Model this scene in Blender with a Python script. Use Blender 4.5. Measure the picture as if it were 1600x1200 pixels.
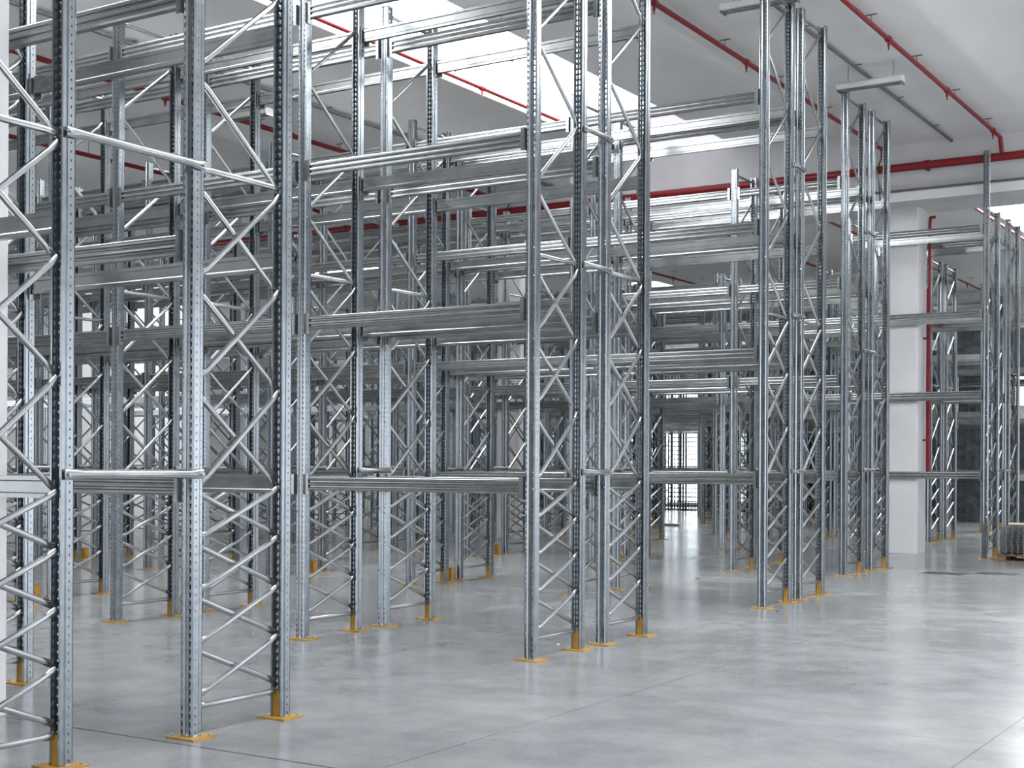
import bpy, bmesh, math, random
from mathutils import Vector, Matrix
random.seed(7)
R = math.radians
scene = bpy.context.scene
for o in list(bpy.data.objects):
    bpy.data.objects.remove(o, do_unlink=True)
C = scene.collection

# ------------------------------------------------------------------ camera
CAM = (6.239, 0.0, 1.703)
F_PX, CY, YAW, ROLL = 2158.4, 725.7, 32.118, 0.27
cd = bpy.data.cameras.new('camera')
cam = bpy.data.objects.new('camera', cd)
C.objects.link(cam)
cd.sensor_width = 36.0
cd.lens = F_PX / 1600 * 36.0
cd.shift_y = (CY - 600) / 1600
cd.clip_end = 300
cam.matrix_world = Matrix.Translation(CAM) @ Matrix.Rotation(R(YAW), 4, 'Z') @ Matrix.Rotation(R(90), 4, 'X') @ Matrix.Rotation(R(ROLL), 4, 'Z')
scene.camera = cam

# ------------------------------------------------------------------ light and exposure
scene.view_settings.view_transform = 'Standard'
scene.view_settings.look = 'None'
scene.view_settings.gamma = 1.0
scene.view_settings.use_curve_mapping = False
scene.view_settings.exposure = 0.0
W = bpy.data.worlds.new('daylight')
scene.world = W
W.use_nodes = True
W.node_tree.nodes['Background'].inputs[0].default_value = (0.90, 0.94, 1.0, 1)
W.node_tree.nodes['Background'].inputs[1].default_value = 3.4
SKY_GLASS = 12.0        # emission of the daylit skylight glazing
WIN_GLASS = 11.0        # emission of the daylit far windows


def project(X, Y, Z):
    yaw, ro = R(YAW), R(ROLL)
    dx, dy, dz = X - CAM[0], Y - CAM[1], Z - CAM[2]
    r = dx * math.cos(yaw) + dy * math.sin(yaw)
    fw = -dx * math.sin(yaw) + dy * math.cos(yaw)
    if fw < .3:
        return None
    a, b = F_PX * r / fw, -F_PX * dz / fw
    return 800 + a * math.cos(ro) - b * math.sin(ro), CY + a * math.sin(ro) + b * math.cos(ro), fw


# ------------------------------------------------------------------ materials
def new_mat(name):
    m = bpy.data.materials.new(name)
    m.use_nodes = True
    nt = m.node_tree
    return m, nt, nt.nodes, nt.links, nt.nodes['Principled BSDF']


def noise_mat(name, c1, c2, scale, rough, metal=0.0, bump=0.0, detail=4, rvar=0.0, spec=0.5, stretch=None, bscale=None):
    m, nt, N, L, P = new_mat(name)
    tc = N.new('ShaderNodeTexCoord')
    mp = N.new('ShaderNodeMapping')
    L.new(tc.outputs['Object'], mp.inputs['Vector'])
    if stretch:
        mp.inputs['Scale'].default_value = stretch
    nz = N.new('ShaderNodeTexNoise')
    nz.inputs['Scale'].default_value = scale
    nz.inputs['Detail'].default_value = detail
    L.new(mp.outputs[0], nz.inputs['Vector'])
    cr = N.new('ShaderNodeValToRGB')
    cr.color_ramp.elements[0].position = .33
    cr.color_ramp.elements[1].position = .67
    cr.color_ramp.elements[0].color = (*c1, 1)
    cr.color_ramp.elements[1].color = (*c2, 1)
    L.new(nz.outputs['Fac'], cr.inputs[0])
    L.new(cr.outputs[0], P.inputs['Base Color'])
    P.inputs['Roughness'].default_value = rough
    P.inputs['Metallic'].default_value = metal
    P.inputs['Specular IOR Level'].default_value = spec
    if rvar:
        mr = N.new('ShaderNodeMapRange')
        mr.inputs[3].default_value = rough - rvar
        mr.inputs[4].default_value = rough + rvar
        L.new(nz.outputs['Fac'], mr.inputs[0])
        L.new(mr.outputs[0], P.inputs['Roughness'])
    if bump:
        n2 = N.new('ShaderNodeTexNoise')
        n2.inputs['Scale'].default_value = bscale or scale * 6
        L.new(mp.outputs[0], n2.inputs['Vector'])
        bp = N.new('ShaderNodeBump')
        bp.inputs['Strength'].default_value = bump
        bp.inputs['Distance'].default_value = .01
        L.new(n2.outputs['Fac'], bp.inputs['Height'])
        L.new(bp.outputs[0], P.inputs['Normal'])
    return m


M_ZINC = noise_mat('galvanised_steel', (.265, .293, .315), (.325, .353, .375), 14, .22, .95, detail=3, rvar=.04)
M_BEAM = noise_mat('galvanised_beam_steel', (.31, .322, .322), (.36, .372, .370), 8, .25, .93, detail=2, rvar=.03)
M_TUBE = noise_mat('galvanised_tube_steel', (.35, .365, .372), (.40, .415, .42), 6, .24, .93, detail=2, rvar=.02)
M_YEL = noise_mat('yellow_painted_steel', (.35, .185, .018), (.44, .245, .03), 14, .5, 0, detail=3)
M_BOLT = noise_mat('zinc_bolt', (.35, .35, .34), (.5, .5, .48), 30, .4, .9)
M_DARKSTEEL = noise_mat('dark_grey_steel', (.16, .16, .16), (.25, .25, .245), 12, .5, .5)
M_RED = noise_mat('red_painted_pipe', (.20, .008, .012), (.26, .012, .016), 8, .4, 0)
M_CONC = noise_mat('pale_precast_concrete', (.63, .63, .64), (.71, .71, .72), 1.3, .8, 0, bump=.12, detail=6)
M_CEIL = noise_mat('painted_ceiling_concrete', (.76, .76, .755), (.82, .82, .81), .9, .75, 0, bump=.08, detail=6)
M_COL = noise_mat('painted_column_concrete', (.66, .65, .665), (.73, .72, .735), 1.6, .8, 0, bump=.1, detail=6)
M_WHITE = noise_mat('white_enamel', (.72, .73, .72), (.78, .79, .78), 5, .4, 0)
M_WALL = noise_mat('painted_wall', (.66, .66, .655), (.73, .73, .72), .5, .85, 0)
M_WOOD = noise_mat('pallet_wood', (.11, .055, .03), (.19, .10, .055), 9, .8, 0, stretch=(.3, 3, 3))
M_WIRE = noise_mat('dull_wire_steel', (.13, .135, .135), (.24, .25, .25), 22, .5, .6)
M_CRATE = noise_mat('dark_plastic', (.025, .028, .032), (.075, .085, .09), 6, .5, 0)
M_CABLE = noise_mat('black_cable', (.012, .012, .012), (.03, .03, .03), 8, .6, 0)
M_PAPER = noise_mat('white_paper', (.75, .75, .72), (.82, .82, .8), 8, .8, 0)
M_CARD = noise_mat('pale_yellow_card', (.62, .55, .33), (.7, .62, .4), 8, .8, 0)


def emit_mat(name, col, strength):
    m, nt, N, L, P = new_mat(name)
    P.inputs['Base Color'].default_value = (*col, 1)
    P.inputs['Emission Color'].default_value = (*col, 1)
    P.inputs['Emission Strength'].default_value = strength
    P.inputs['Roughness'].default_value = .5
    return m


M_SKYGLASS = emit_mat('daylit_skylight_glazing', (.96, .98, 1.0), SKY_GLASS)
M_WINGLASS = emit_mat('daylit_window_glass', (.84, .93, 1.0), WIN_GLASS)
M_GREENGLASS = emit_mat('daylit_tinted_glass', (.55, .72, .72), .9)
M_PANEL = emit_mat('glowing_roof_panel', (.93, .92, .97), .75)  # weak emission added so the pale roof panel looks brightly lit
M_DIMGLASS = emit_mat('dim_daylit_glass', (.8, .9, .9), 2.2)


def floor_mat():
    m, nt, N, L, P = new_mat('polished_concrete_floor')
    tc = N.new('ShaderNodeTexCoord')
    def noise(scale, detail, rough=.55, stretch=(1, 1, 1)):
        mp = N.new('ShaderNodeMapping')
        mp.inputs['Scale'].default_value = stretch
        L.new(tc.outputs['Object'], mp.inputs['Vector'])
        n = N.new('ShaderNodeTexNoise')
        n.inputs['Scale'].default_value = scale
        n.inputs['Detail'].default_value = detail
        n.inputs['Roughness'].default_value = rough
        L.new(mp.outputs[0], n.inputs['Vector'])
        return n
    def math_(op, a, b=None, v=None, clamp=False):
        k = N.new('ShaderNodeMath'); k.operation = op; k.use_clamp = clamp
        L.new(a, k.inputs[0])
        if b is not None: L.new(b, k.inputs[1])
        elif v is not None: k.inputs[1].default_value = v
        return k.outputs[0]
    n1 = noise(.35, 7, .6)
    n2 = noise(2.4, 8, .62)
    n3 = noise(38, 4, .6)
    s = math_('MULTIPLY', n1.outputs['Fac'], v=.55)
    s2 = math_('MULTIPLY', n2.outputs['Fac'], v=.30)
    s3 = math_('MULTIPLY', n3.outputs['Fac'], v=.15)
    s = math_('ADD', math_('ADD', s, s2), s3)
    cr = N.new('ShaderNodeValToRGB')
    e = cr.color_ramp.elements
    e[0].position = .36; e[0].color = (.165, .172, .178, 1)
    e[1].position = .64; e[1].color = (.345, .346, .35, 1)
    L.new(s, cr.inputs[0])
    # saw-cut joints between the slabs
    sep = N.new('ShaderNodeSeparateXYZ')
    L.new(tc.outputs['Object'], sep.inputs[0])
    masks = []
    for axis, pos, w, dark in (('Y', 6.02, .011, 1.0), ('X', 4.2, .006, .45), ('X', 1.52, .006, .5), ('X', -1.3, .006, .4), ('X', -4.1, .006, .35),
                               ('Y', 8.75, .005, .3), ('Y', 12.0, .005, .3), ('Y', 14.7, .006, .35), ('Y', 18.4, .006, .35), ('Y', 24.2, .008, .4), ('X', 6.9, .006, .4)):
        d = math_('ABSOLUTE', math_('SUBTRACT', sep.outputs[axis], v=pos))
        k = math_('LESS_THAN', d, v=w)
        masks.append(math_('MULTIPLY', k, v=dark))
    mk = masks[0]
    for q in masks[1:]:
        mk = math_('MAXIMUM', mk, q)
    mix = N.new('ShaderNodeMixRGB')
    L.new(mk, mix.inputs[0])
    L.new(cr.outputs[0], mix.inputs[1])
    mix.inputs[2].default_value = (.07, .06, .055, 1)
    # small scuffs and spots
    n4 = noise(5.5, 2, .5)
    spot = math_('GREATER_THAN', n4.outputs['Fac'], v=.765)
    mix2 = N.new('ShaderNodeMixRGB')
    L.new(math_('MULTIPLY', spot, v=.35), mix2.inputs[0])
    L.new(mix.outputs[0], mix2.inputs[1])
    mix2.inputs[2].default_value = (.10, .095, .09, 1)
    L.new(mix2.outputs[0], P.inputs['Base Color'])
    mr = N.new('ShaderNodeMapRange')
    mr.inputs[1].default_value = .35; mr.inputs[2].default_value = .65
    mr.inputs[3].default_value = .15; mr.inputs[4].default_value = .24
    L.new(s, mr.inputs[0])
    L.new(mr.outputs[0], P.inputs['Roughness'])
    P.inputs['Specular IOR Level'].default_value = .55
    bp = N.new('ShaderNodeBump')
    bp.inputs['Strength'].default_value = .10
    bp.inputs['Distance'].default_value = .02
    n5 = noise(1.3, 5, .5, (1, 1, 1))
    L.new(n5.outputs['Fac'], bp.inputs['Height'])
    L.new(bp.outputs[0], P.inputs['Normal'])
    return m


M_FLOOR = floor_mat()


# ------------------------------------------------------------------ mesh helpers
class MB:
    """collects shapes for ONE mesh"""
    def __init__(s):
        s.v, s.f, s.m = [], [], []
        s.mi = 0

    def box(s, x0, x1, y0, y1, z0, z1, M=None):
        b = len(s.v)
        p = [(x0, y0, z0), (x1, y0, z0), (x1, y1, z0), (x0, y1, z0), (x0, y0, z1), (x1, y0, z1), (x1, y1, z1), (x0, y1, z1)]
        if M is not None:
            p = [tuple(M @ Vector(q)) for q in p]
        s.v += p
        for q in ((0, 3, 2, 1), (4, 5, 6, 7), (0, 1, 5, 4), (1, 2, 6, 5), (2, 3, 7, 6), (3, 0, 4, 7)):
            s.f.append(tuple(b + i for i in q)); s.m.append(s.mi)
        return s

    def rings(s, rings, caps=True):
        b = len(s.v)
        n = len(rings[0])
        for r in rings:
            s.v += [tuple(q) for q in r]
        for i in range(len(rings) - 1):
            for j in range(n):
                k = (j + 1) % n
                s.f.append((b + i * n + j, b + i * n + k, b + (i + 1) * n + k, b + (i + 1) * n + j)); s.m.append(s.mi)
        if caps:
            s.f.append(tuple(b + j for j in reversed(range(n)))); s.m.append(s.mi)
            s.f.append(tuple(b + (len(rings) - 1) * n + j for j in range(n))); s.m.append(s.mi)
        return s

    def tube(s, a, b, r, n=10, flat=0.0, side=(1, 0, 0), flen=.09):
        """round tube from a to b; flat>0 squashes both ends against the direction 'side'"""
        a, b = Vector(a), Vector(b)
        d = (b - a); Ln = d.length; d.normalize()
        sx = Vector(side); sx = (sx - sx.dot(d) * d)
        if sx.length < 1e-4:
            sx = Vector((0, 1, 0)) if abs(d.y) < .9 else Vector((0, 0, 1))
            sx = sx - sx.dot(d) * d
        sx.normalize(); sy = d.cross(sx)
        st = [(0, 1, 1), (Ln, 1, 1)]
        if flat:
            fl = min(flen, Ln * .25)
            st = [(0, flat, 1.15), (fl * .45, flat, 1.2), (fl, 1, 1), (Ln - fl, 1, 1), (Ln - fl * .45, flat, 1.2), (Ln, flat, 1.15)]
        rg = []
        for t, kx, ky in st:
            c = a + d * t
            rg.append([c + sx * (math.cos(2 * math.pi * j / n) * r * kx) + sy * (math.sin(2 * math.pi * j / n) * r * ky) for j in range(n)])
        return s.rings(rg)

    def path(s, pts, r, n=8):
        for p, q in zip(pts, pts[1:]):
            s.tube(p, q, r, n)
        return s

    def extrude(s, prof, axis, t0, t1, closed=True):
        """prof: list of 2D points; axis 'X' -> (t,p0,p1), 'Y' -> (p0,t,p1), 'Z' -> (p0,p1,t)"""
        def P(p, t):
            return {'X': (t, p[0], p[1]), 'Y': (p[0], t, p[1]), 'Z': (p[0], p[1], t)}[axis]
        return s.rings([[P(p, t0) for p in prof], [P(p, t1) for p in prof]], caps=closed)

    def add(s, other, M):
        b = len(s.v)
        s.v += [tuple(M @ Vector(q)) for q in other.v]
        s.f += [tuple(b + i for i in q) for q in other.f]
        s.m += other.m if not s.mi else [s.mi] * len(other.f)
        return s

    def mesh(s, name, mats, smooth=False, fix=True):
        me = bpy.data.meshes.new(name)
        me.from_pydata(s.v, [], s.f)
        for m in (mats if isinstance(mats, (list, tuple)) else [mats]):
            me.materials.append(m)
        me.polygons.foreach_set('material_index', s.m)
        if fix:
            bm = bmesh.new(); bm.from_mesh(me)
            bmesh.ops.recalc_face_normals(bm, faces=bm.faces)
            bm.to_mesh(me); bm.free()
        if smooth:
            me.polygons.foreach_set('use_smooth', [True] * len(me.polygons))
            try:
                me.set_sharp_from_angle(angle=R(40))
            except Exception:
                pass
        me.update()
        return me


def link(name, me, parent=None, loc=(0, 0, 0), rotz=0):
    o = bpy.data.objects.new(name, me)
    C.objects.link(o)
    o.location = loc
    if rotz: o.rotation_euler = (0, 0, rotz)
    if parent is not None: o.parent = parent
    return o


def tag(o, label, cat, group=None, kind=None):
    o['label'] = label; o['category'] = cat
    if group: o['group'] = group
    if kind: o['kind'] = kind
    return o


def struct(o, label=None, cat=None):
    o['kind'] = 'structure'
    if label: o['label'] = label
    if cat: o['category'] = cat
    return o


def dup(root, loc=None, label=None, group=None):
    r = root.copy(); C.objects.link(r)
    if loc is not None: r.location = loc
    if label: r['label'] = label
    if group: r['group'] = group
    for ch in list(root.children):
        c = ch.copy(); C.objects.link(c); c.parent = r
        for g in ch.children:
            d = g.copy(); C.objects.link(d); d.parent = c
    return r


ORD = ['first', 'second', 'third', 'fourth', 'fifth', 'sixth', 'seventh', 'eighth', 'ninth', 'tenth', 'eleventh', 'twelfth']

# ------------------------------------------------------------------ setting: floor, ceiling, walls, columns
XW = -27.0          # left wall
YW = 52.0           # far wall
ZC = 7.85           # soffit
BEAM_Y0, BEAM_Y1 = 26.3, 27.75

mb = MB().box(XW - .3, 16, -8, YW + .3, -.25, 0)
struct(link('floor', mb.mesh('floor', M_FLOOR)), 'polished grey concrete warehouse floor with saw-cut joints', 'floor')

# precast roof wings running along Y, bay nearest the camera
def wing_profile(c, hl, hr):
    flat = 1.55
    def flank(half, sg):
        out = []
        for i in range(0, 19):
            t = i / 18
            out.append((c + sg * (flat + (half - flat) * t), ZC + .42 * math.sin(min(1, t * (half - flat) / 1.5) * math.pi / 2)))
        return out
    return list(reversed(flank(hl, -1))) + flank(hr, 1) + [(c + hr, ZC + .85), (c - hl, ZC + .85)]

WINGS = ((-.62, 4.36, 3.9), (-10.72, 3.9, 3.42), (-20.8, 6.5, 6.2), (9.5, 3.9, 3.9))     # centre, left and right half width
mb = MB()
for c, hl, hr in WINGS:
    mb.extrude(wing_profile(c, hl, hr), 'Y', -8, BEAM_Y0 + .1)
SKY = []
edges = []
for a, b in ((-10.72 + 3.42, -.62 - 4.36), (-.62 + 3.9, 9.5 - 3.9)):
    edges.append((a, b))
    mb.box(a - .02, b + .02, 22.9, BEAM_Y0 + .1, ZC + .47, ZC + .8)
    mb.box(a - .02, b + .02, -8, 3.0, ZC + .42, ZC + .8)
    SKY.append((a, b, 3.0, 22.9, ZC + .85))
# bay behind the main beam: flat slabs with openings
zc2 = 8.15
open2 = [(-2.05, .45, 33.0, 48.0), (-16.4, -15.2, 43.5, 50.0), (-25.0, -21.5, 29.5, 37.0), (-8.6, -6.6, 29.0, 35.0)]  # far-left opening, hidden by the beam, is added to brighten the wall
xs = [XW - .3]
for a, b, y0, y1 in sorted(open2):
    mb.box(xs[-1], a, BEAM_Y1 - .1, YW + .3, zc2, zc2 + .4)
    mb.box(a, b, BEAM_Y1 - .1, y0, zc2, zc2 + .4)
    mb.box(a, b, y1, YW + .3, zc2, zc2 + .4)
    xs.append(b)
    SKY.append((a, b, y0, y1, zc2 + .4))
mb.box(xs[-1], 16, BEAM_Y1 - .1, YW + .3, zc2, zc2 + .4)
struct(link('ceiling', mb.mesh('ceiling', M_CEIL, smooth=True)), 'pale precast concrete roof wings with flat soffits', 'ceiling')

# skylights: barrel vault glazing with a white curb, ribs and bulkheads; one hidden vault is added for its light
for i, (a, b, y0, y1, z0) in enumerate(SKY):
    w = (b - a) / 2; cx = (a + b) / 2; h = .75
    arc = [(cx - w * math.cos(math.pi * k / 14), z0 + .12 + h * math.sin(math.pi * k / 14)) for k in range(15)]
    outer = [(x, z) for x, z in arc]
    inner = [(cx + (x - cx) * .985, z0 + .12 + (z - z0 - .12) * .975) for x, z in reversed(arc)]
    m = MB().extrude(outer + inner, 'Y', y0, y1)
    e = link('window_%d' % (i + 1), m.mesh('skylight_vault', M_SKYGLASS, smooth=True))
    struct(e, 'daylit barrel vault skylight glazing in the roof, number %s from the right, added one counted' % ORD[i], 'skylight')
    fr = MB()
    fr.box(a - .06, a + .015, y0, y1, z0 - .42, z0 + .12)
    fr.box(b - .015, b + .06, y0, y1, z0 - .42, z0 + .12)
    for yy in (y0, y1):
        prof = [(a, z0 - .42), (b, z0 - .42)] + [(x, z) for x, z in reversed(arc)]
        fr.extrude(prof, 'Y', yy - .03, yy + .03)
    k = y0 + 2.2
    while k < y1 - .5:
        for (p, q), (r_, s_) in zip(arc, arc[1:]):
            fr.tube((p, k, q - .03), (r_, k, s_ - .03), .012, 6)
        fr.tube((a, k, z0 + .1), (b, k, z0 + .1), .012, 6)
        k += 2.2
    struct(link('window_frame', fr.mesh('skylight_frame', M_WHITE), e))
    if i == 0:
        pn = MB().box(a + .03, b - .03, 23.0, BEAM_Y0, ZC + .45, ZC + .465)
        struct(link('window_20', pn.mesh('roof_panel', M_PANEL)), 'pale roof panel given a glow beyond the end of the bright skylight', 'skylight')

# main beam along X with its lower ledge
mb = MB()
mb.extrude([(BEAM_Y0, 7.42), (BEAM_Y0, zc2 + .4), (BEAM_Y1, zc2 + .4), (BEAM_Y1, 6.76), (BEAM_Y0 - .02, 6.76), (BEAM_Y0 - .02, 6.93), (BEAM_Y0 + .34, 6.97)], 'X', XW, 16)
struct(link('trim_1', mb.mesh('main_beam', M_CONC)), 'deep precast main roof beam carrying the roof wings', 'roof beam')
mb = MB()
mb.box(XW, 16, 5.2, 6.1, 6.93, ZC + .4)
struct(link('trim_2', mb.mesh('near_main_beam', M_CONC)), 'precast main roof beam near the camera above the first rack row', 'roof beam')

tag(link('ledge_conduit', MB().tube((-20, BEAM_Y0 + .06, 6.985), (14, BEAM_Y0 + .06, 6.985), .022, 8).mesh('ledge_conduit', M_DARKSTEEL)), 'thin dark conduit lying along the ledge of the main roof beam', 'conduit')

# walls
WX = [(-26.2, -23.6, 0.3, 6.4, 1), (-23.2, -21.0, .3, 6.4, 1), (-20.6, -19.2, .15, 6.6, 2), (-19.1, -18.3, .15, 4.65, 0), (-18.2, -17.4, .15, 4.65, 0), (-16.6, -15.2, .15, 3.2, 2), (-12.6, -9.8, 3.9, 5.3, 2), (-8.8, -6.0, 3.9, 5.3, 2), (-5.0, -2.2, 3.9, 5.3, 2), (-1.2, 1.6, 3.9, 5.3, 2)]
mb = MB()
cur = XW - .3
for a, b, z0, z1, g in WX:
    mb.box(cur, a, YW, YW + .3, 0, 8.6)
    mb.box(a, b, YW, YW + .3, 0, z0)
    mb.box(a, b, YW, YW + .3, z1, 8.6)
    cur = b
mb.box(cur, 16, YW, YW + .3, 0, 8.6)
struct(link('wall_back', mb.mesh('wall_back', M_WALL)), 'pale painted far wall pierced by windows', 'wall')
for i, (a, b, z0, z1, g) in enumerate(WX):
    e = struct(link('window_%d' % (i + 1 + len(SKY)), MB().box(a, b, YW + .12, YW + .14, z0, z1).mesh('window_pane', (M_WINGLASS, M_GREENGLASS, M_DIMGLASS)[g])), '%s daylit window in the far wall, counted from the left' % ORD[i], 'window')
    fr = MB()
    n = max(1, round((b - a) / .95)); k = max(1, round((z1 - z0) / 1.5))
    for j in range(n + 1):
        x = a + (b - a) * j / n
        fr.box(x - .022, x + .022, YW + .05, YW + .12, z0, z1)
    for j in range(k + 1):
        z = z0 + (z1 - z0) * j / k
        fr.box(a, b, YW + .05, YW + .12, z - .022, z + .022)
    struct(link('window_frame', fr.mesh('window_frame', M_DARKSTEEL), e))

def side_wall(name, axis, p0, p1, a0, a1, gaps, lab):
    m = MB(); cur = a0
    def bx(u0, u1, z0, z1):
        if axis == 'X': m.box(p0, p1, u0, u1, z0, z1)
        else: m.box(u0, u1, p0, p1, z0, z1)
    for g0, g1, z0, z1 in gaps:
        bx(cur, g0, 0, 8.6)
        if z0 > 0: bx(g0, g1, 0, z0)
        bx(g0, g1, z1, 8.6); cur = g1
    bx(cur, a1, 0, 8.6)
    struct(link(name, m.mesh(name, M_WALL)), lab, 'wall')
side_wall('wall_left', 'X', XW - .3, XW, -8, YW + .3, [(11, 21, 0, 6)], 'pale painted left wall')  # unseen opening added to bring in light from the left
side_wall('wall_right', 'X', 16, 16.3, -8, YW + .3, [(-6, 1, 0, 5), (5, 13, 0, 5), (18, 26, 0, 5), (32, 40, 0, 5)], 'pale right wall with open loading doors')
side_wall('wall_rear', 'Y', -8.3, -8, XW - .3, 16.3, [(-22, -15, 0, 5), (4, 11, 0, 5)], 'pale rear wall behind the camera with open loading doors')

# columns
def column(x0, x1, y0, y1, z1, n):
    c = .03
    prof = [(x0 + c, y0), (x1 - c, y0), (x1, y0 + c), (x1, y1 - c), (x1 - c, y1), (x0 + c, y1), (x0, y1 - c), (x0, y0 + c)]
    o = link('concrete_column', MB().extrude(prof, 'Z', 0, z1).mesh('column', M_COL))
    return struct(o, n, 'column')
column(-2.25, -1.595, 5.42, 6.1, 6.93, 'white concrete column at the left edge, nearest the camera')
column(-1.96, -1.38, 27.0, 27.6, 6.76, 'wide white concrete column right of the third rack row with red riser pipe')
column(-11.14, -10.52, 27.0, 27.6, 6.76, 'white concrete column half hidden behind the racks in the middle')
column(-20.3, -18.6, 27.02, 27.6, 6.76, 'white concrete column far left behind the racks')

# ------------------------------------------------------------------ rack parts
PITCH = .05
def post_mesh(h, holes=True, name='upright_post'):
    """open C profile; web faces -Y (aisle), flanges run to +Y (inside of the frame)"""
    W2, D0, D1 = .05, -.045, .045
    # strips of the profile: (p, q, hole centre fraction, hole width, hole height, offset)
    S = [((-.032, .032), (-.032, D1), None),
         ((-.032, D1), (-.042, D1), None),
         ((-.042, D1), (-.046, .041), None),
         ((-.046, .041), (-.046, .016), None),
         ((-.046, .016), (-.05, .012), None),
         ((-.05, .012), (-.05, -.036), (.5, .010, .013, 0)),
         ((-.05, -.036), (-.042, D0), None),
         ((-.042, D0), (-.024, D0), (.5, .013, .030, 0)),
         ((-.024, D0), (-.014, -.036), None),
         ((-.014, -.036), (.014, -.036), (.5, .006, .007, .02)),
         ((.014, -.036), (.024, D0), None),
         ((.024, D0), (.042, D0), (.5, .013, .030, 0)),
         ((.042, D0), (.05, -.036), None),
         ((.05, -.036), (.05, .012), (.42, .010, .013, 0)),
         ((.05, .012), (.046, .016), None),
         ((.046, .016), (.046, .041), (.5, .006, .007, .012)),
         ((.046, .041), (.042, D1), None),
         ((.042, D1), (.032, D1), None),
         ((.032, D1), (.032, .032), None)]
    v, f = [], []
    n = int(h / PITCH)
    def V(p, z):
        v.append((p[0], p[1], z)); return len(v) - 1
    for p, q, hole in S:
        if hole is None or not holes:
            a = [V(p, 0), V(q, 0), V(q, h), V(p, h)]
            f.append(tuple(a)); continue
        fr, w, hh, off = hole
        L_ = math.dist(p, q)
        t0, t1 = fr - w / L_ / 2, fr + w / L_ / 2
        def lerp(t): return (p[0] + (q[0] - p[0]) * t, p[1] + (q[1] - p[1]) * t)
        m0, m1 = lerp(t0), lerp(t1)
        for i in range(n):
            z0 = i * PITCH; z1 = z0 + PITCH
            c = z0 + PITCH / 2 + off * .5
            h0, h1 = c - hh / 2, c + hh / 2
            A = [V(p, z0), V(q, z0), V(q, z1), V(p, z1)]
            # keyhole: wider on top, narrow below
            B = [V(lerp(t0 + (t1 - t0) * .2), h0), V(lerp(t1 - (t1 - t0) * .2), h0), V(m1, h1), V(m0, h1)]
            for k in range(4):
                f.append((A[k], A[(k + 1) % 4], B[(k + 1) % 4], B[k]))
        if n * PITCH < h - 1e-4:
            f.append((V(p, n * PITCH), V(q, n * PITCH), V(q, h), V(p, h)))
    me = bpy.data.meshes.new(name)
    me.from_pydata(v, [], f)
    bm = bmesh.new(); bm.from_mesh(me)
    bmesh.ops.remove_doubles(bm, verts=bm.verts, dist=1e-5)
    bmesh.ops.solidify(bm, geom=bm.faces[:], thickness=.0025)
    bm.to_mesh(me); bm.free()
    me.materials.append(M_ZINC)
    return me

DEP = .82      # between post centres
POSTS = {}
def get_post(h, holes):
    k = (h, holes)
    if k not in POSTS: POSTS[k] = post_mesh(h - .012, holes)
    return POSTS[k]

# yellow base foot (origin at post centre on the floor, channel opens to +Y)
mb = MB()
mb.box(-.12, .12, -.10, .10, 0, .011)
mb.box(-.038, -.034, -.03, .038, .011, .185)
mb.box(.034, .038, -.03, .038, .011, .185)
mb.box(-.038, .038, .034, .038, .011, .185)
ME_FOOT = mb.mesh('base_foot', M_YEL)
ME_ANCHOR = MB().tube((0, 0, .011), (0, 0, .024), .009, 6).mesh('anchor_bolt', M_BOLT)
mb = MB()
mb.box(-.11, .11, -.075, .075, 0, .011)
mb.box(-.05, -.045, -.045, .05, .011, .20)
mb.box(.045, .05, -.045, .05, .011, .20)
mb.box(-.05, .05, .045, .05, .011, .20)
ME_STUB = mb.mesh('empty_foot', M_YEL)

BR = .0185
def brace_mesh(dy, dz, r=BR, sx=1):
    return MB().tube((0, 0, 0), (0, dy, dz), r, 8, flat=.35, side=(1, 0, 0)).mesh('brace', M_TUBE, smooth=True)

Y0, Y1 = .045, DEP - .045
LOW_A = brace_mesh(Y1 - Y0, .302)      # front low to rear high
LOW_B = brace_mesh(Y1 - Y0, -.287)     # front high to rear low
HI_A = brace_mesh(Y1 - Y0, .612)
HI_B = brace_mesh(Y1 - Y0, -.585)
HOR = brace_mesh(Y1 - Y0, 0, r=.020)

def brace_plan(h):
    out = []
    for k in range(4):
        out.append((LOW_A, .014, .25 + .328 * k))
        out.append((LOW_B, -.016, .536 + .328 * k))
    for k in range(3):
        out.append((HI_A, .014, 1.562 + .64 * k + (.03 if k else 0)))
        out.append((HI_B, -.016, 2.145 + .645 * k))
    z = 3.505
    up = True
    while z + .6 < h - .05:
        if up: out.append((HI_B, .0, z + .60))     # rear low -> front high
        else: out.append((HI_A, .0, z + .03))
        z += .65; up = not up
    out.append((HOR, .0, .182)); out.append((HOR, .006, 3.537)); out.append((HOR, .0, h - .09))
    return out

def frame_parts(root, h, holes):
    p = get_post(h, holes)
    link('upright_post', p, root, (0, 0, .012))
    link('upright_post', p, root, (0, DEP, .012), math.pi)
    for yy, rz in ((0, 0), (DEP, math.pi)):
        ft = link('base_foot', ME_FOOT, root, (0, yy, 0), rz)
        for ax, ay in ((-.09, -.07), (.09, .07)):
            link('anchor_bolt', ME_ANCHOR, ft, (ax, ay, 0))
    for me, x, z in brace_plan(h):
        link('horizontal_strut' if me is HOR else 'diagonal_brace', me, root, (x, Y0, z))

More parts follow.
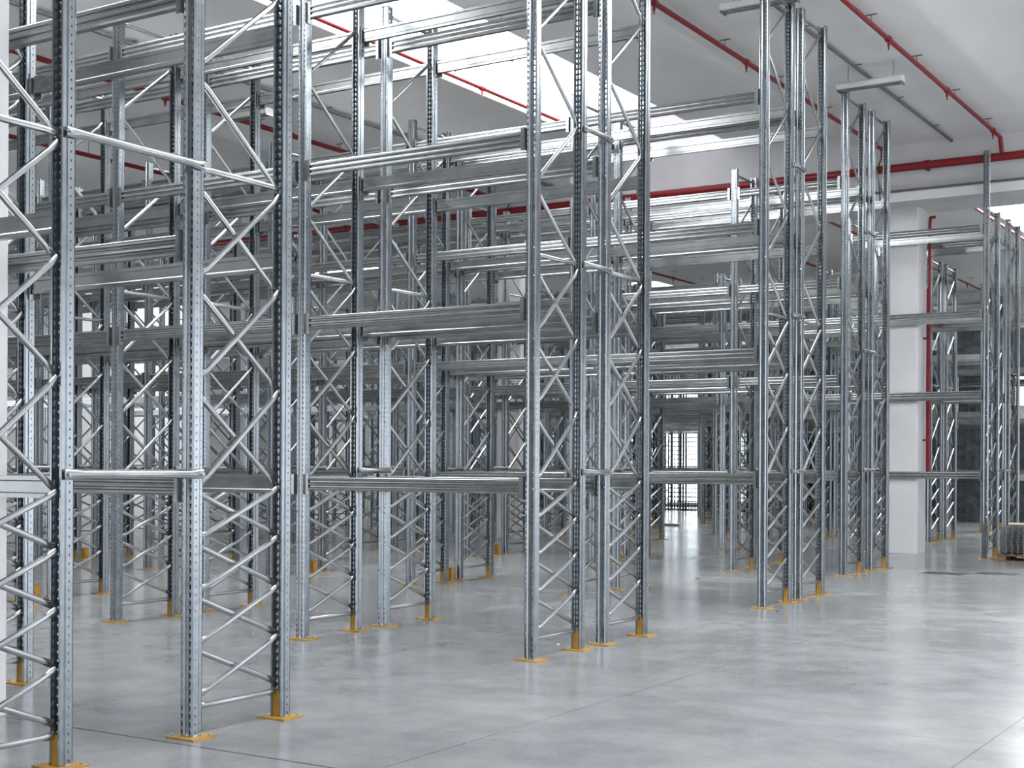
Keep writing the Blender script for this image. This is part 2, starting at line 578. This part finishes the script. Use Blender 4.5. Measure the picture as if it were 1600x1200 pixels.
ONE = {}
def one_piece_frame(h, holes):
    """far frames: posts, braces and feet in a single mesh"""
    k = (h, holes)
    if k in ONE: return ONE[k]
    bm = bmesh.new()
    me = bpy.data.meshes.new('far_upright_frame')
    me.materials.append(M_ZINC); me.materials.append(M_TUBE); me.materials.append(M_YEL)
    def put(src, mi, M):
        n0 = len(bm.faces)
        t = bmesh.new(); t.from_mesh(src); t.transform(M)
        tmp = bpy.data.meshes.new('t'); t.to_mesh(tmp); t.free()
        bm.from_mesh(tmp); bpy.data.meshes.remove(tmp)
        bm.faces.ensure_lookup_table()
        for q in bm.faces[n0:]: q.material_index = mi
    T = Matrix.Translation
    put(get_post(h, holes), 0, T((0, 0, .012)))
    put(get_post(h, holes), 0, T((0, DEP, .012)) @ Matrix.Rotation(math.pi, 4, 'Z'))
    put(ME_FOOT, 2, Matrix.Identity(4)); put(ME_FOOT, 2, T((0, DEP, 0)) @ Matrix.Rotation(math.pi, 4, 'Z'))
    for m_, x, z in brace_plan(h): put(m_, 1, T((x, Y0, z)))
    bm.to_mesh(me); bm.free()
    ONE[k] = me
    return me

# load beams --------------------------------------------------------------
def beam_profile():
    """(y,z) section, front face towards -Y with two rolled grooves; origin at the top centre"""
    H, D = .125, .045
    f = [(0, 0), (-.006, -.005), (-.008, -.016), (-.006, -.026), (.006, -.034), (.006, -.044), (-.006, -.052), (-.008, -.062), (-.006, -.073), (.006, -.081), (.006, -.091), (-.006, -.099), (-.008, -.112), (-.005, -.122), (0, -.125)]
    b = [(D, -.125), (D, -.101), (D - .006, -.093), (D - .006, -.032), (D, -.024), (D, 0)]
    return f + b

BEAMS = {}
def beam_mesh(L_):
    k = round(L_, 3)
    if k not in BEAMS:
        b = MB().extrude([(y - .02, z) for y, z in beam_profile()], 'X', -L_ / 2 + .016, L_ / 2 - .016).mesh('beam_body', M_BEAM)
        BEAMS[k] = b
    return BEAMS[k]
mb = MB()
mb.box(-.004, .0, -.052, .04, -.165, .03)
mb.box(-.004, .045, -.030, -.026, -.165, .03)
for z in (-.02, -.05, -.1, -.13):
    mb.tube((.022, -.03, z), (.022, -.035, z), .006, 6)
ME_CONN = mb.mesh('end_connector', M_BEAM)

# ------------------------------------------------------------------ layout of the rack rows
B = 2.6
# name, near y, far y, x offset of end frame, number of bays, end height, inner height, levels, first bay
L4_ = (1.60, 3.115, 4.60, 6.16)
ROWS = [
    dict(y=(4.385, 6.207), x0=0.0, n=3, hend=7.5, hin=6.5, lv=(1.625, 3.12, 4.66, 6.16), spacer=(1.635, 3.545, 5.45), detail=2),
    dict(y=(10.272, 11.57), x0=0.0, n=5, hend=7.5, hin=6.5, lv=(1.57, 3.12, 4.60, 6.12), spacer=(1.635, 3.545, 4.79, 6.9), detail=2),
    dict(y=(15.578, 16.772), x0=0.0, n=8, hend=7.5, hin=6.5, lv=(1.60, 3.11, 4.62, 6.18), spacer=(1.635, 3.58, 5.45), detail=2),
    dict(y=(20.839, 22.133), x0=-.78, n=8, hend=7.5, hin=6.5, lv=L4_, first=1.83, spacer=(1.635, 3.545, 5.45), detail=2),
    dict(y=(26.092, 27.82), x0=.12, n=9, hend=7.5, hin=5.6, lv=(1.6, 3.1, 4.58, 6.15), spacer=(1.635,), detail=1),
    dict(y=(31.2, 32.5), x0=-2.3, n=8, hend=6.4, hin=6.4, lv=L4_, spacer=(1.635,), detail=1),
    dict(y=(36.5, 37.8), x0=-2.4, n=8, hend=6.4, hin=6.4, lv=L4_, spacer=(1.635,), detail=0),
    dict(y=(42.0, 43.3), x0=-2.4, n=9, hend=6.4, hin=6.4, lv=L4_, spacer=(1.635,), detail=0),
    dict(y=(47.6, 48.9), x0=-1.9, n=9, hend=6.4, hin=6.4, lv=L4_, spacer=(), detail=0),
]

def visible(pts, m=30):
    xs, ys = [], []
    for p in pts:
        q = project(*p)
        if q is None: continue
        xs.append(q[0]); ys.append(q[1])
    if not xs: return False
    return max(xs) > -m and min(xs) < 1600 + m and max(ys) > -m and min(ys) < 1200 + m

all_beams = []
proto = {}
stub_i = 0
for ri, row in enumerate(ROWS):
    xs = [row['x0']]
    for k in range(row['n']):
        xs.append(xs[-1] - (row.get('first', B) if k == 0 else B))
    for side, y in enumerate(row['y']):
        sname = 'near' if side == 0 else 'far'
        if ri == 4 and side == 0: pass
        for k, x in enumerate(xs):
            h = row['hend'] if k == 0 else row['hin']
            if ri == 4 and k == 0 and side == 1: h = 6.5
            if ri == 4 and k == 1: h = 6.5
            if not visible([(x, y + DEP * s, z) for s in (0, .5, 1) for z in (0, h / 4, h / 2, h * .75, h)]):
                continue
            pos = 'at its right end' if k == 0 else '%s from its right end' % ORD[k]
            lab = 'galvanised upright frame, %s side of %s rack row, %s' % (sname, ORD[ri], pos)
            grp = 'upright frames of the %s rack row' % ORD[ri]
            det = row['detail']
            if det == 2:
                key = (h,)
                if key not in proto:
                    e = bpy.data.objects.new('upright_frame', None); C.objects.link(e)
                    e.location = (x, y, 0); frame_parts(e, h, True); proto[key] = e
                    tag(e, lab, 'rack frame', grp)
                else:
                    dup(proto[key], (x, y, 0), lab, grp)
            else:
                hole = det == 1
                if ri == 4 and k == 0 and side == 0:
                    # end frame of the fifth row: front post passes in front of the roof beam, rear post stops below it
                    e = bpy.data.objects.new('upright_frame', None); C.objects.link(e); e.location = (x, y, 0)
                    link('upright_post', get_post(7.5, True), e, (0, 0, .012))
                    link('upright_post', get_post(6.5, True), e, (0, DEP, .012), math.pi)
                    link('base_foot', ME_FOOT, e); link('base_foot', ME_FOOT, e, (0, DEP, 0), math.pi)
                    for me, bx, z in brace_plan(6.5):
                        link('horizontal_strut' if me is HOR else 'diagonal_brace', me, e, (bx, Y0, z))
                    tag(e, lab, 'rack frame', grp)
                    continue
                e = link('upright_frame', one_piece_frame(h, hole), None, (x, y, 0))
                tag(e, lab, 'rack frame', grp)
        # beams
        for k in range(len(xs) - 1):
            L_ = xs[k] - xs[k + 1] - .108
            cx = (xs[k] + xs[k + 1]) / 2
            hin = min(row['hin'], row['hend'])
            for line, (by, flip) in enumerate(((y - .022, False), (y + DEP + .022, True))):
                for li, z in enumerate(row['lv']):
                    if z > hin - .05 and k > 0: continue
                    if z > max(row['hend'], row['hin']): continue
                    if z > row['hin'] and k == 0 and ri != 4: continue
                    if not visible([(cx + s * L_, by, z - .06) for s in (-.5, -.25, 0, .25, .5)], 10): continue
                    d = math.dist((cx, by, z), CAM)
                    all_beams.append((d, ri, side, line, li, k, cx, by, z, L_, flip))
    # spacers between the back-to-back frames
    ya, yb = row['y'][0] + DEP, row['y'][1]
    for k, x in enumerate(xs):
        for si, z in enumerate(row['spacer']):
            if k > 0 and si > 0: continue
            if ri > 4: continue
            if not visible([(x, (ya + yb) / 2, z)], 60): continue
            key = ('sp', round(yb - ya, 3))
            if key not in proto:
                g = yb - ya
                me = MB().tube((0, -g / 2 - .03, 0), (0, g / 2 + .03, 0), .026, 12, flat=.3, side=(1, 0, 0), flen=.12).mesh('row_spacer', M_TUBE, smooth=True)
                bme = MB().tube((0, 0, 0), (.022, 0, 0), .012, 6).mesh('bolt', M_BOLT)
                proto[key] = (me, bme)
            me, bme = proto[key]
            o = link('row_spacer', me, None, (x + .066, (ya + yb) / 2, z))
            for s in (-1, 1): link('bolt', bme, o, (0, s * ((yb - ya) / 2 + .012), 0))
            hgt = ('lowest', 'second', 'third', 'topmost')[si]
            tag(o, '%s tube spacer joining the %s frame pair of the %s rack row' % (hgt, 'right end' if k == 0 else ORD[k] , ORD[ri]), 'spacer', 'row spacers')
        # spare yellow feet standing in the gap
        if 1 <= ri <= 4 and k >= 2:
            yy = (ya + yb) / 2
            if not (ri == 4) and visible([(x, yy, .1)], 0):
                o = link('base_foot', ME_STUB, None, (x - .03, yy, 0), math.pi)
                tag(o, 'empty yellow foot between the %s frame pair of the %s rack row' % (ORD[k], ORD[ri]), 'rack foot', 'spare yellow feet')

all_beams.sort(key=lambda t: t[0])
LINE = {(0, 0): 'near outer', (0, 1): 'near inner', (1, 0): 'far inner', (1, 1): 'far outer'}
bp_cache = {}
rest = MB()
prof_far = [(-.022, 0), (-.022, -.04), (-.014, -.045), (-.014, -.08), (-.022, -.085), (-.022, -.125), (.023, -.125), (.023, 0)]
for i, (d, ri, side, line, li, k, cx, by, z, L_, flip) in enumerate(all_beams):
    if i < 300:
        key = (round(L_, 3), flip)
        lab = '%s-level beam on the %s line of the %s rack row, %s bay from right' % (ORD[li], LINE[(side, line)], ORD[ri], ORD[k])
        grp = 'load beams of the racks'
        if key not in bp_cache:
            o = link('rack_crossbar', beam_mesh(L_), None, (cx, by, z), math.pi if flip else 0)
            a = link('end_connector', ME_CONN, o, (-L_ / 2 + .006, -.0, 0))
            b = link('end_connector', ME_CONN, o, (L_ / 2 - .006, -.0, 0)); b.scale = (-1, 1, 1)
            tag(o, lab, 'rack beam', grp, 'thing')
            bp_cache[key] = o
        else:
            dup(bp_cache[key], (cx, by, z), lab, grp)
    else:
        s = -1 if flip else 1
        rest.extrude([(by + s * y_, z + z_) for y_, z_ in prof_far], 'X', cx - L_ / 2 + .004, cx + L_ / 2 - .004)
if rest.v:
    o = link('distant_load_beams', rest.mesh('distant_load_beams', M_BEAM))
    tag(o, 'mass of thin galvanised load beams on the farthest rack rows', 'rack beams', None, 'stuff')
print('beams', len(all_beams))

# ------------------------------------------------------------------ pipes, conduits, lamps
def hanger(m, x, y, z, zt):
    m.tube((x, y, z), (x, y, zt), .006, 6)
    m.box(x - .08, x + .08, y - .012, y + .012, zt - .012, zt)

def pipe_y(x, z, y0, y1, r, mat, name, lab, cat, zt=ZC, step=2.2, drops=True):
    o = link(name, MB().tube((x, y0, z), (x, y1, z), r, 12).mesh(name, mat, smooth=True))
    tag(o, lab, cat)
    hm = MB(); hanger(hm, 0, 0, 0, zt - z)
    hme = hm.mesh('hanger', M_DARKSTEEL)
    y = y0 + 1.1
    while y < y1:
        link('hanger', hme, o, (x, y, z)); y += step
    if drops:
        q = MB()
        q.tube((0, 0, 0), (0, 0, -.10), r * .55, 8)
        q.tube((0, 0, -.10), (0, 0, -.15), r * .3, 8)
        q.tube((0, -.05, 0), (0, .05, 0), r * 1.35, 10)
        qme = q.mesh('sprinkler_head', M_RED); y = y0 + 1.8
        while y < y1:
            link('sprinkler_head', qme, o, (x, y, z)); y += 3.1
    return o

pipe_y(.36, 7.72, 2, 26.04, .036, M_RED, 'sprinkler_pipe', 'red sprinkler pipe on the right part of the ceiling above the aisle', 'pipe')
pipe_y(-1.78, 7.72, 2, 26.04, .036, M_RED, 'sprinkler_pipe', 'red sprinkler pipe left of the grey conduit, passing behind the tall end frames', 'pipe')
pipe_y(-6.5, 8.0, 2, 22.7, .036, M_RED, 'sprinkler_pipe', 'red sprinkler pipe along the left edge of the bright skylight', 'pipe', zt=8.25)
pipe_y(-10.7, 7.72, 2, 26.10, .045, M_RED, 'sprinkler_pipe', 'red sprinkler pipe under the dark roof wing at upper left', 'pipe')
pipe_y(-15.2, 7.72, 2, 26.10, .045, M_RED, 'sprinkler_pipe', 'red sprinkler pipe farthest left below the roof', 'pipe', zt=8.2)
pipe_y(-.56, 7.80, 2, 26.25, .028, M_DARKSTEEL, 'cable_conduit', 'grey conduit carrying the ceiling lamps above the right aisle', 'conduit', drops=False)
pipe_y(-9.15, 7.80, 2, 26.25, .03, M_DARKSTEEL, 'cable_conduit', 'dark conduit along the edge of the left roof wing', 'conduit', drops=False)
pipe_y(-2.05, 7.95, 27.4, 48, .036, M_RED, 'sprinkler_pipe', 'thin red pipe beside the far skylight behind the column', 'pipe', zt=8.15)
pipe_y(-5.6, 7.9, 27.4, 50, .036, M_RED, 'sprinkler_pipe', 'thin red pipe beyond the main beam seen above the far racks', 'pipe', zt=8.15)
pipe_y(-8.6, 7.9, 27.4, 50, .036, M_RED, 'sprinkler_pipe', 'thin red pipe beyond the main beam left of centre', 'pipe', zt=8.15)
pipe_y(-13.6, 7.9, 27.4, 50, .036, M_RED, 'sprinkler_pipe', 'thin red pipe beyond the main beam far left', 'pipe', zt=8.15)

# thick main pipe in front of the beam
o = link('fire_main_pipe', MB().tube((-24, 26.215, 7.39), (14, 26.215, 7.39), .077, 16).mesh('fire_main_pipe', M_RED, smooth=True))
tag(o, 'thick red fire main running across the face of the roof beam', 'pipe')
c = MB()
c.tube((-.05, 0, 0), (.05, 0, 0), .092, 14)
c.box(-.02, .02, 0, .12, -.10, -.08)
cme = c.mesh('pipe_coupling', M_RED)
for x in [-22, -18.5, -15, -11.5, -8, -4.5, -1.0, 1.9]:
    link('pipe_coupling', cme, o, (x, 26.215, 7.39))
r_ = MB().tube((.36, 26.06, 7.72), (.36, 26.2, 7.45), .04, 10).mesh('riser_branch', M_RED)
link('riser_branch', r_, o)
o = link('fire_main_pipe', MB().tube((-.9, 29.5, 7.30), (12, 29.5, 7.30), .08, 14).mesh('fire_main_pipe', M_RED, smooth=True))
tag(o, 'thick red pipe beyond the roof beam at the far right edge', 'pipe')

# vertical riser on the column
rp = MB()
rp.path([(-1.26, 27.35, 1.6), (-1.26, 27.35, 6.45), (-1.26, 27.4, 6.6), (-1.20, 27.5, 6.62)], .030, 10)
o = link('riser_pipe', rp.mesh('riser_pipe', M_RED, smooth=True))
tag(o, 'thin vertical red riser pipe on the right side of the wide column', 'pipe')
g = MB().box(-1.31, -1.255, 27.33, 27.39, 1.65, 5.2).box(-1.377, -1.24, 27.335, 27.36, 2.2, 2.24).box(-1.377, -1.24, 27.335, 27.36, 4.2, 4.24).mesh('pipe_guard', M_RED)
link('pipe_guard', g, o)

# black cables hanging down the beam
for i, (x, z0, z1) in enumerate(((-1.9, 7.8, 6.7), (-10.3, 7.75, 6.6), (-17.8, 7.6, 7.0))):
    pts = [(x, 26.27, 7.84), (x + .02, 26.23, 7.62), (x + .01, 26.11, 7.48), (x - .02, 26.11, 7.3), (x, 26.2, 7.0), (x, 26.22, z1)]
    o = link('hanging_cable', MB().path(pts, .014, 6).mesh('hanging_cable', M_CABLE))
    tag(o, ('black cable hanging over the roof beam above the wide column', 'black cable hanging over the roof beam near the middle', 'black cable end hanging at the far left of the roof beam')[i], 'cable')

# ceiling lamps
def lamp_mesh(mat=None):
    m = MB()
    prof = [(-.10, 0), (-.10, .07), (-.05, .10), (.05, .10), (.10, .07), (.10, 0)]
    m.rings([[(-.5, y, z) for y, z in prof], [(.5, y, z) for y, z in prof]])
    return m.mesh('lamp_housing', mat or M_WHITE)
ME_LAMP = lamp_mesh()
ME_LAMP_BACKLIT = lamp_mesh(M_DARKSTEEL)  # dark colour stands in for the shade on the backlit housing
mb = MB()
for y in (-.045, .045): mb.tube((-.47, y, -.012), (.47, y, -.012), .013, 8)
for x in (-.49, .49): mb.box(x - .012, x + .012, -.09, .09, -.03, 0)
ME_LTUBE = mb.mesh('lamp_tube', M_TUBE)
lamps = [((-.36, 16.3, 7.47), 'white ceiling lamp housing at the top edge above the tall end frames'),
         ((-.36, 20.75, 7.50), 'white ceiling lamp housing above the farther tall end frames at right'),
         ((-4.78, 16.65, 7.5), 'lamp housing coloured dark for backlit shade against the bright skylight'),
         ((-10.0, 17.4, 7.55), 'pale lamp housing under the left roof wing behind the racks'),
         ((-.36, 25.2, 7.55), 'pale lamp housing close to the main roof beam')]
for loc, lab in lamps[:4]:
    o = link('ceiling_lamp', ME_LAMP_BACKLIT if loc[0] == -4.78 else ME_LAMP, None, loc)
    link('lamp_tube', ME_LTUBE, o)
    rd = MB()
    for x in (-.35, .35): rd.tube((x, 0, .09), (x, 0, ZC - loc[2] + (.0 if loc[0] != -4.78 else .4)), .006, 6)
    link('hanger_rod', rd.mesh('hanger_rod', M_DARKSTEEL), o)
    tag(o, lab, 'lamp')

# ------------------------------------------------------------------ things on the floor
def grate(x, y, lab):
    m = MB()
    w, d = .62, .36
    m.box(x - w / 2, x + w / 2, y - d / 2, y - d / 2 + .03, 0, .006)
    m.box(x - w / 2, x + w / 2, y + d / 2 - .03, y + d / 2, 0, .006)
    m.box(x - w / 2, x - w / 2 + .03, y - d / 2, y + d / 2, 0, .006)
    m.box(x + w / 2 - .03, x + w / 2, y - d / 2, y + d / 2, 0, .006)
    k = x - w / 2 + .05
    while k < x + w / 2 - .04:
        m.box(k, k + .015, y - d / 2, y + d / 2, 0, .005); k += .03
    o = link('floor_grate', m.mesh('floor_grate', M_CRATE))
    tag(o, lab, 'floor grate')
grate(.38, 22.3, 'dark metal floor grate, the left one in front of the wide column')
grate(1.10, 22.75, 'dark metal floor grate, the right one near the stacked mesh decks')

# stack of wire decks on a pallet at the right edge
def deck_mesh():
    m = MB()
    w, d = 1.1, .85
    for k in range(15):
        x = -w / 2 + w * k / 14
        m.box(x - .008, x + .008, -d / 2, d / 2, .012, .02)
    for k in range(7):
        y = -d / 2 + d * k / 6
        m.box(-w / 2, w / 2, y - .008, y + .008, .02, .028)
    for k in range(12):
        x = -w / 2 + w * k / 11
        m.box(x - .012, x + .012, -d / 2 - .012, -d / 2, -.012, .03)
        m.box(x - .012, x + .012, d / 2, d / 2 + .012, -.012, .03)
    for k in range(9):
        y = -d / 2 + d * k / 8
        m.box(-w / 2 - .012, -w / 2, y - .012, y + .012, -.012, .03)
        m.box(w / 2, w / 2 + .012, y - .012, y + .012, -.012, .03)
    return m.mesh('wire_deck', M_WIRE)
ME_DECK = deck_mesh()
m = MB()
for k in range(7): m.box(-.6 + k * .18, -.6 + k * .18 + .12, -.45, .45, .12, .142)
for y in (-.45, -.05, .35):
    m.box(-.6, .6, y, y + .1, .1, .12); m.box(-.6, .6, y, y + .1, 0, .02)
    for x in (-.6, -.06, .46): m.box(x, x + .14, y, y + .1, .02, .1)
pal = link('wooden_pallet', m.mesh('wooden_pallet', M_WOOD), None, (1.03, 26.15, 0))
tag(pal, 'brown wooden pallet under the stacked wire decks at the right edge', 'pallet')
z = .155
for i in range(11):
    o = link('wire_deck', ME_DECK, None, (1.03 + random.uniform(-.01, .01), 26.15, z), random.uniform(-.015, .015))
    tag(o, 'grey wire deck at the right edge, %s from the bottom of the pallet stack' % ORD[i], 'wire deck', 'stacked wire decks')
    z += .044
# smaller stack on top
for i in range(5):
    o = link('wire_deck', ME_DECK, None, (1.25 + random.uniform(-.02, .02), 26.35, z), .06)
    o.scale = (.75, .75, 1)
    tag(o, 'small dark wire deck on the pallet stack, %s of the small ones' % ORD[i], 'wire deck', 'small stacked wire decks')
    z += .044
o = link('folded_card', MB().box(-.14, .14, -.1, .1, 0, .03).mesh('folded_card', M_CARD), None, (.72, 25.95, .662))
tag(o, 'pale yellow card lying on the stack of wire decks', 'card')

# scraps on the floor
def scrap(x, y, s, mat, lab):
    m = MB()
    m.rings([[(s * math.cos(a) * random.uniform(.6, 1.1), s * .7 * math.sin(a) * random.uniform(.6, 1.1), 0) for a in [k * math.pi / 4 for k in range(8)]],
             [(s * .6 * math.cos(a), s * .4 * math.sin(a), s * .35) for a in [k * math.pi / 4 for k in range(8)]]])
    o = link('floor_scrap', m.mesh('floor_scrap', mat), None, (x, y, 0), random.uniform(0, 3))
    tag(o, lab, 'scrap')
scrap(-.33, 11.3, .03, M_PAPER, 'small white scrap on the floor between the second and first racks')
scrap(-3.6, 16.0, .03, M_CRATE, 'small dark scrap on the floor of the second aisle')
scrap(.3, 15.3, .035, M_CRATE, 'small dark scrap by the foot of the third row end frame')
scrap(-2.4, 19.0, .045, M_CRATE, 'dark scrap in the bright reflection on the aisle floor')
# low strip lying in the far aisle
o = link('steel_strip', MB().box(-.75, .75, -.05, .05, 0, .05).mesh('steel_strip', M_DARKSTEEL), None, (-11.2, 35.4, 0), .05)
tag(o, 'long grey steel strip lying on the floor of the far aisle', 'strip')

# ------------------------------------------------------------------ wire cages and crates stored in the farthest rows
def cage_mesh(w, d, h, nx, nz):
    m = MB(); t = .012
    for y in (-d / 2, d / 2):
        for k in range(nx + 1):
            x = -w / 2 + w * k / nx
            m.box(x - t, x + t, y - t, y + t, 0, h)
        for k in range(nz + 1):
            zz = h * k / nz
            m.box(-w / 2, w / 2, y - t, y + t, zz - t, zz + t)
    for x in (-w / 2, w / 2):
        for k in range(4):
            y = -d / 2 + d * k / 3
            m.box(x - t, x + t, y - t, y + t, 0, h)
        for k in range(nz + 1):
            zz = h * k / nz
            m.box(x - t, x + t, -d / 2, d / 2, zz - t, zz + t)
    m.box(-w / 2, w / 2, -d / 2, d / 2, .02, .05)
    return m.mesh('wire_cage', M_CRATE)
CAGE = cage_mesh(1.04, .74, 1.32, 8, 8)
def crate_mesh():
    m = MB()
    m.box(-.49, .49, -.4, .4, .0, .02)
    for s in (-1, 1):
        m.box(-.49, .49, s * .4 - .015, s * .4 + .015, 0, 1.28)
        m.box(s * .49 - .015, s * .49 + .015, -.4, .4, 0, 1.28)
    m.box(-.52, .52, -.43, .43, 1.24, 1.28)
    for k in range(5):
        x = -.5 + k * .25
        for s in (-1, 1): m.box(x - .02, x + .02, s * .43 - .01, s * .43 + .01, 0, 1.24)
    return m.mesh('storage_crate', M_CRATE)
CRATE = crate_mesh()
def store(row, side, bays, levels, me, name, what, skip=0):
    r_ = ROWS[row]; y = r_['y'][side] + DEP / 2
    for k in bays:
        xr = r_['x0'] - k * B
        for li, lz in levels:
            for s in (0, 1):
                if random.random() < skip: continue
                x = xr - B * (.288 + .424 * s)
                if not visible([(x, y, lz + .4)], 0): continue
                o = link(name, me, None, (x, y, lz + .003))
                tag(o, '%s %s on %s of the %s rack row, %s bay, %s side' % ('dark', what, ('the floor', 'level one', 'level two', 'level three')[li], ORD[row], ORD[k], ('right', 'left')[s]), what, '%ss in the far racks' % what)
store(8, 0, range(4, 8), ((0, 0), (1, 1.6), (2, 3.115), (3, 4.6)), CAGE, 'wire_cage', 'wire cage')
store(8, 0, range(0, 4), ((0, 0), (1, 1.6), (2, 3.115), (3, 4.6)), CRATE, 'storage_crate', 'crate')
store(7, 1, range(0, 2), ((0, 0), (1, 1.6), (3, 4.6)), CRATE, 'storage_crate', 'crate')
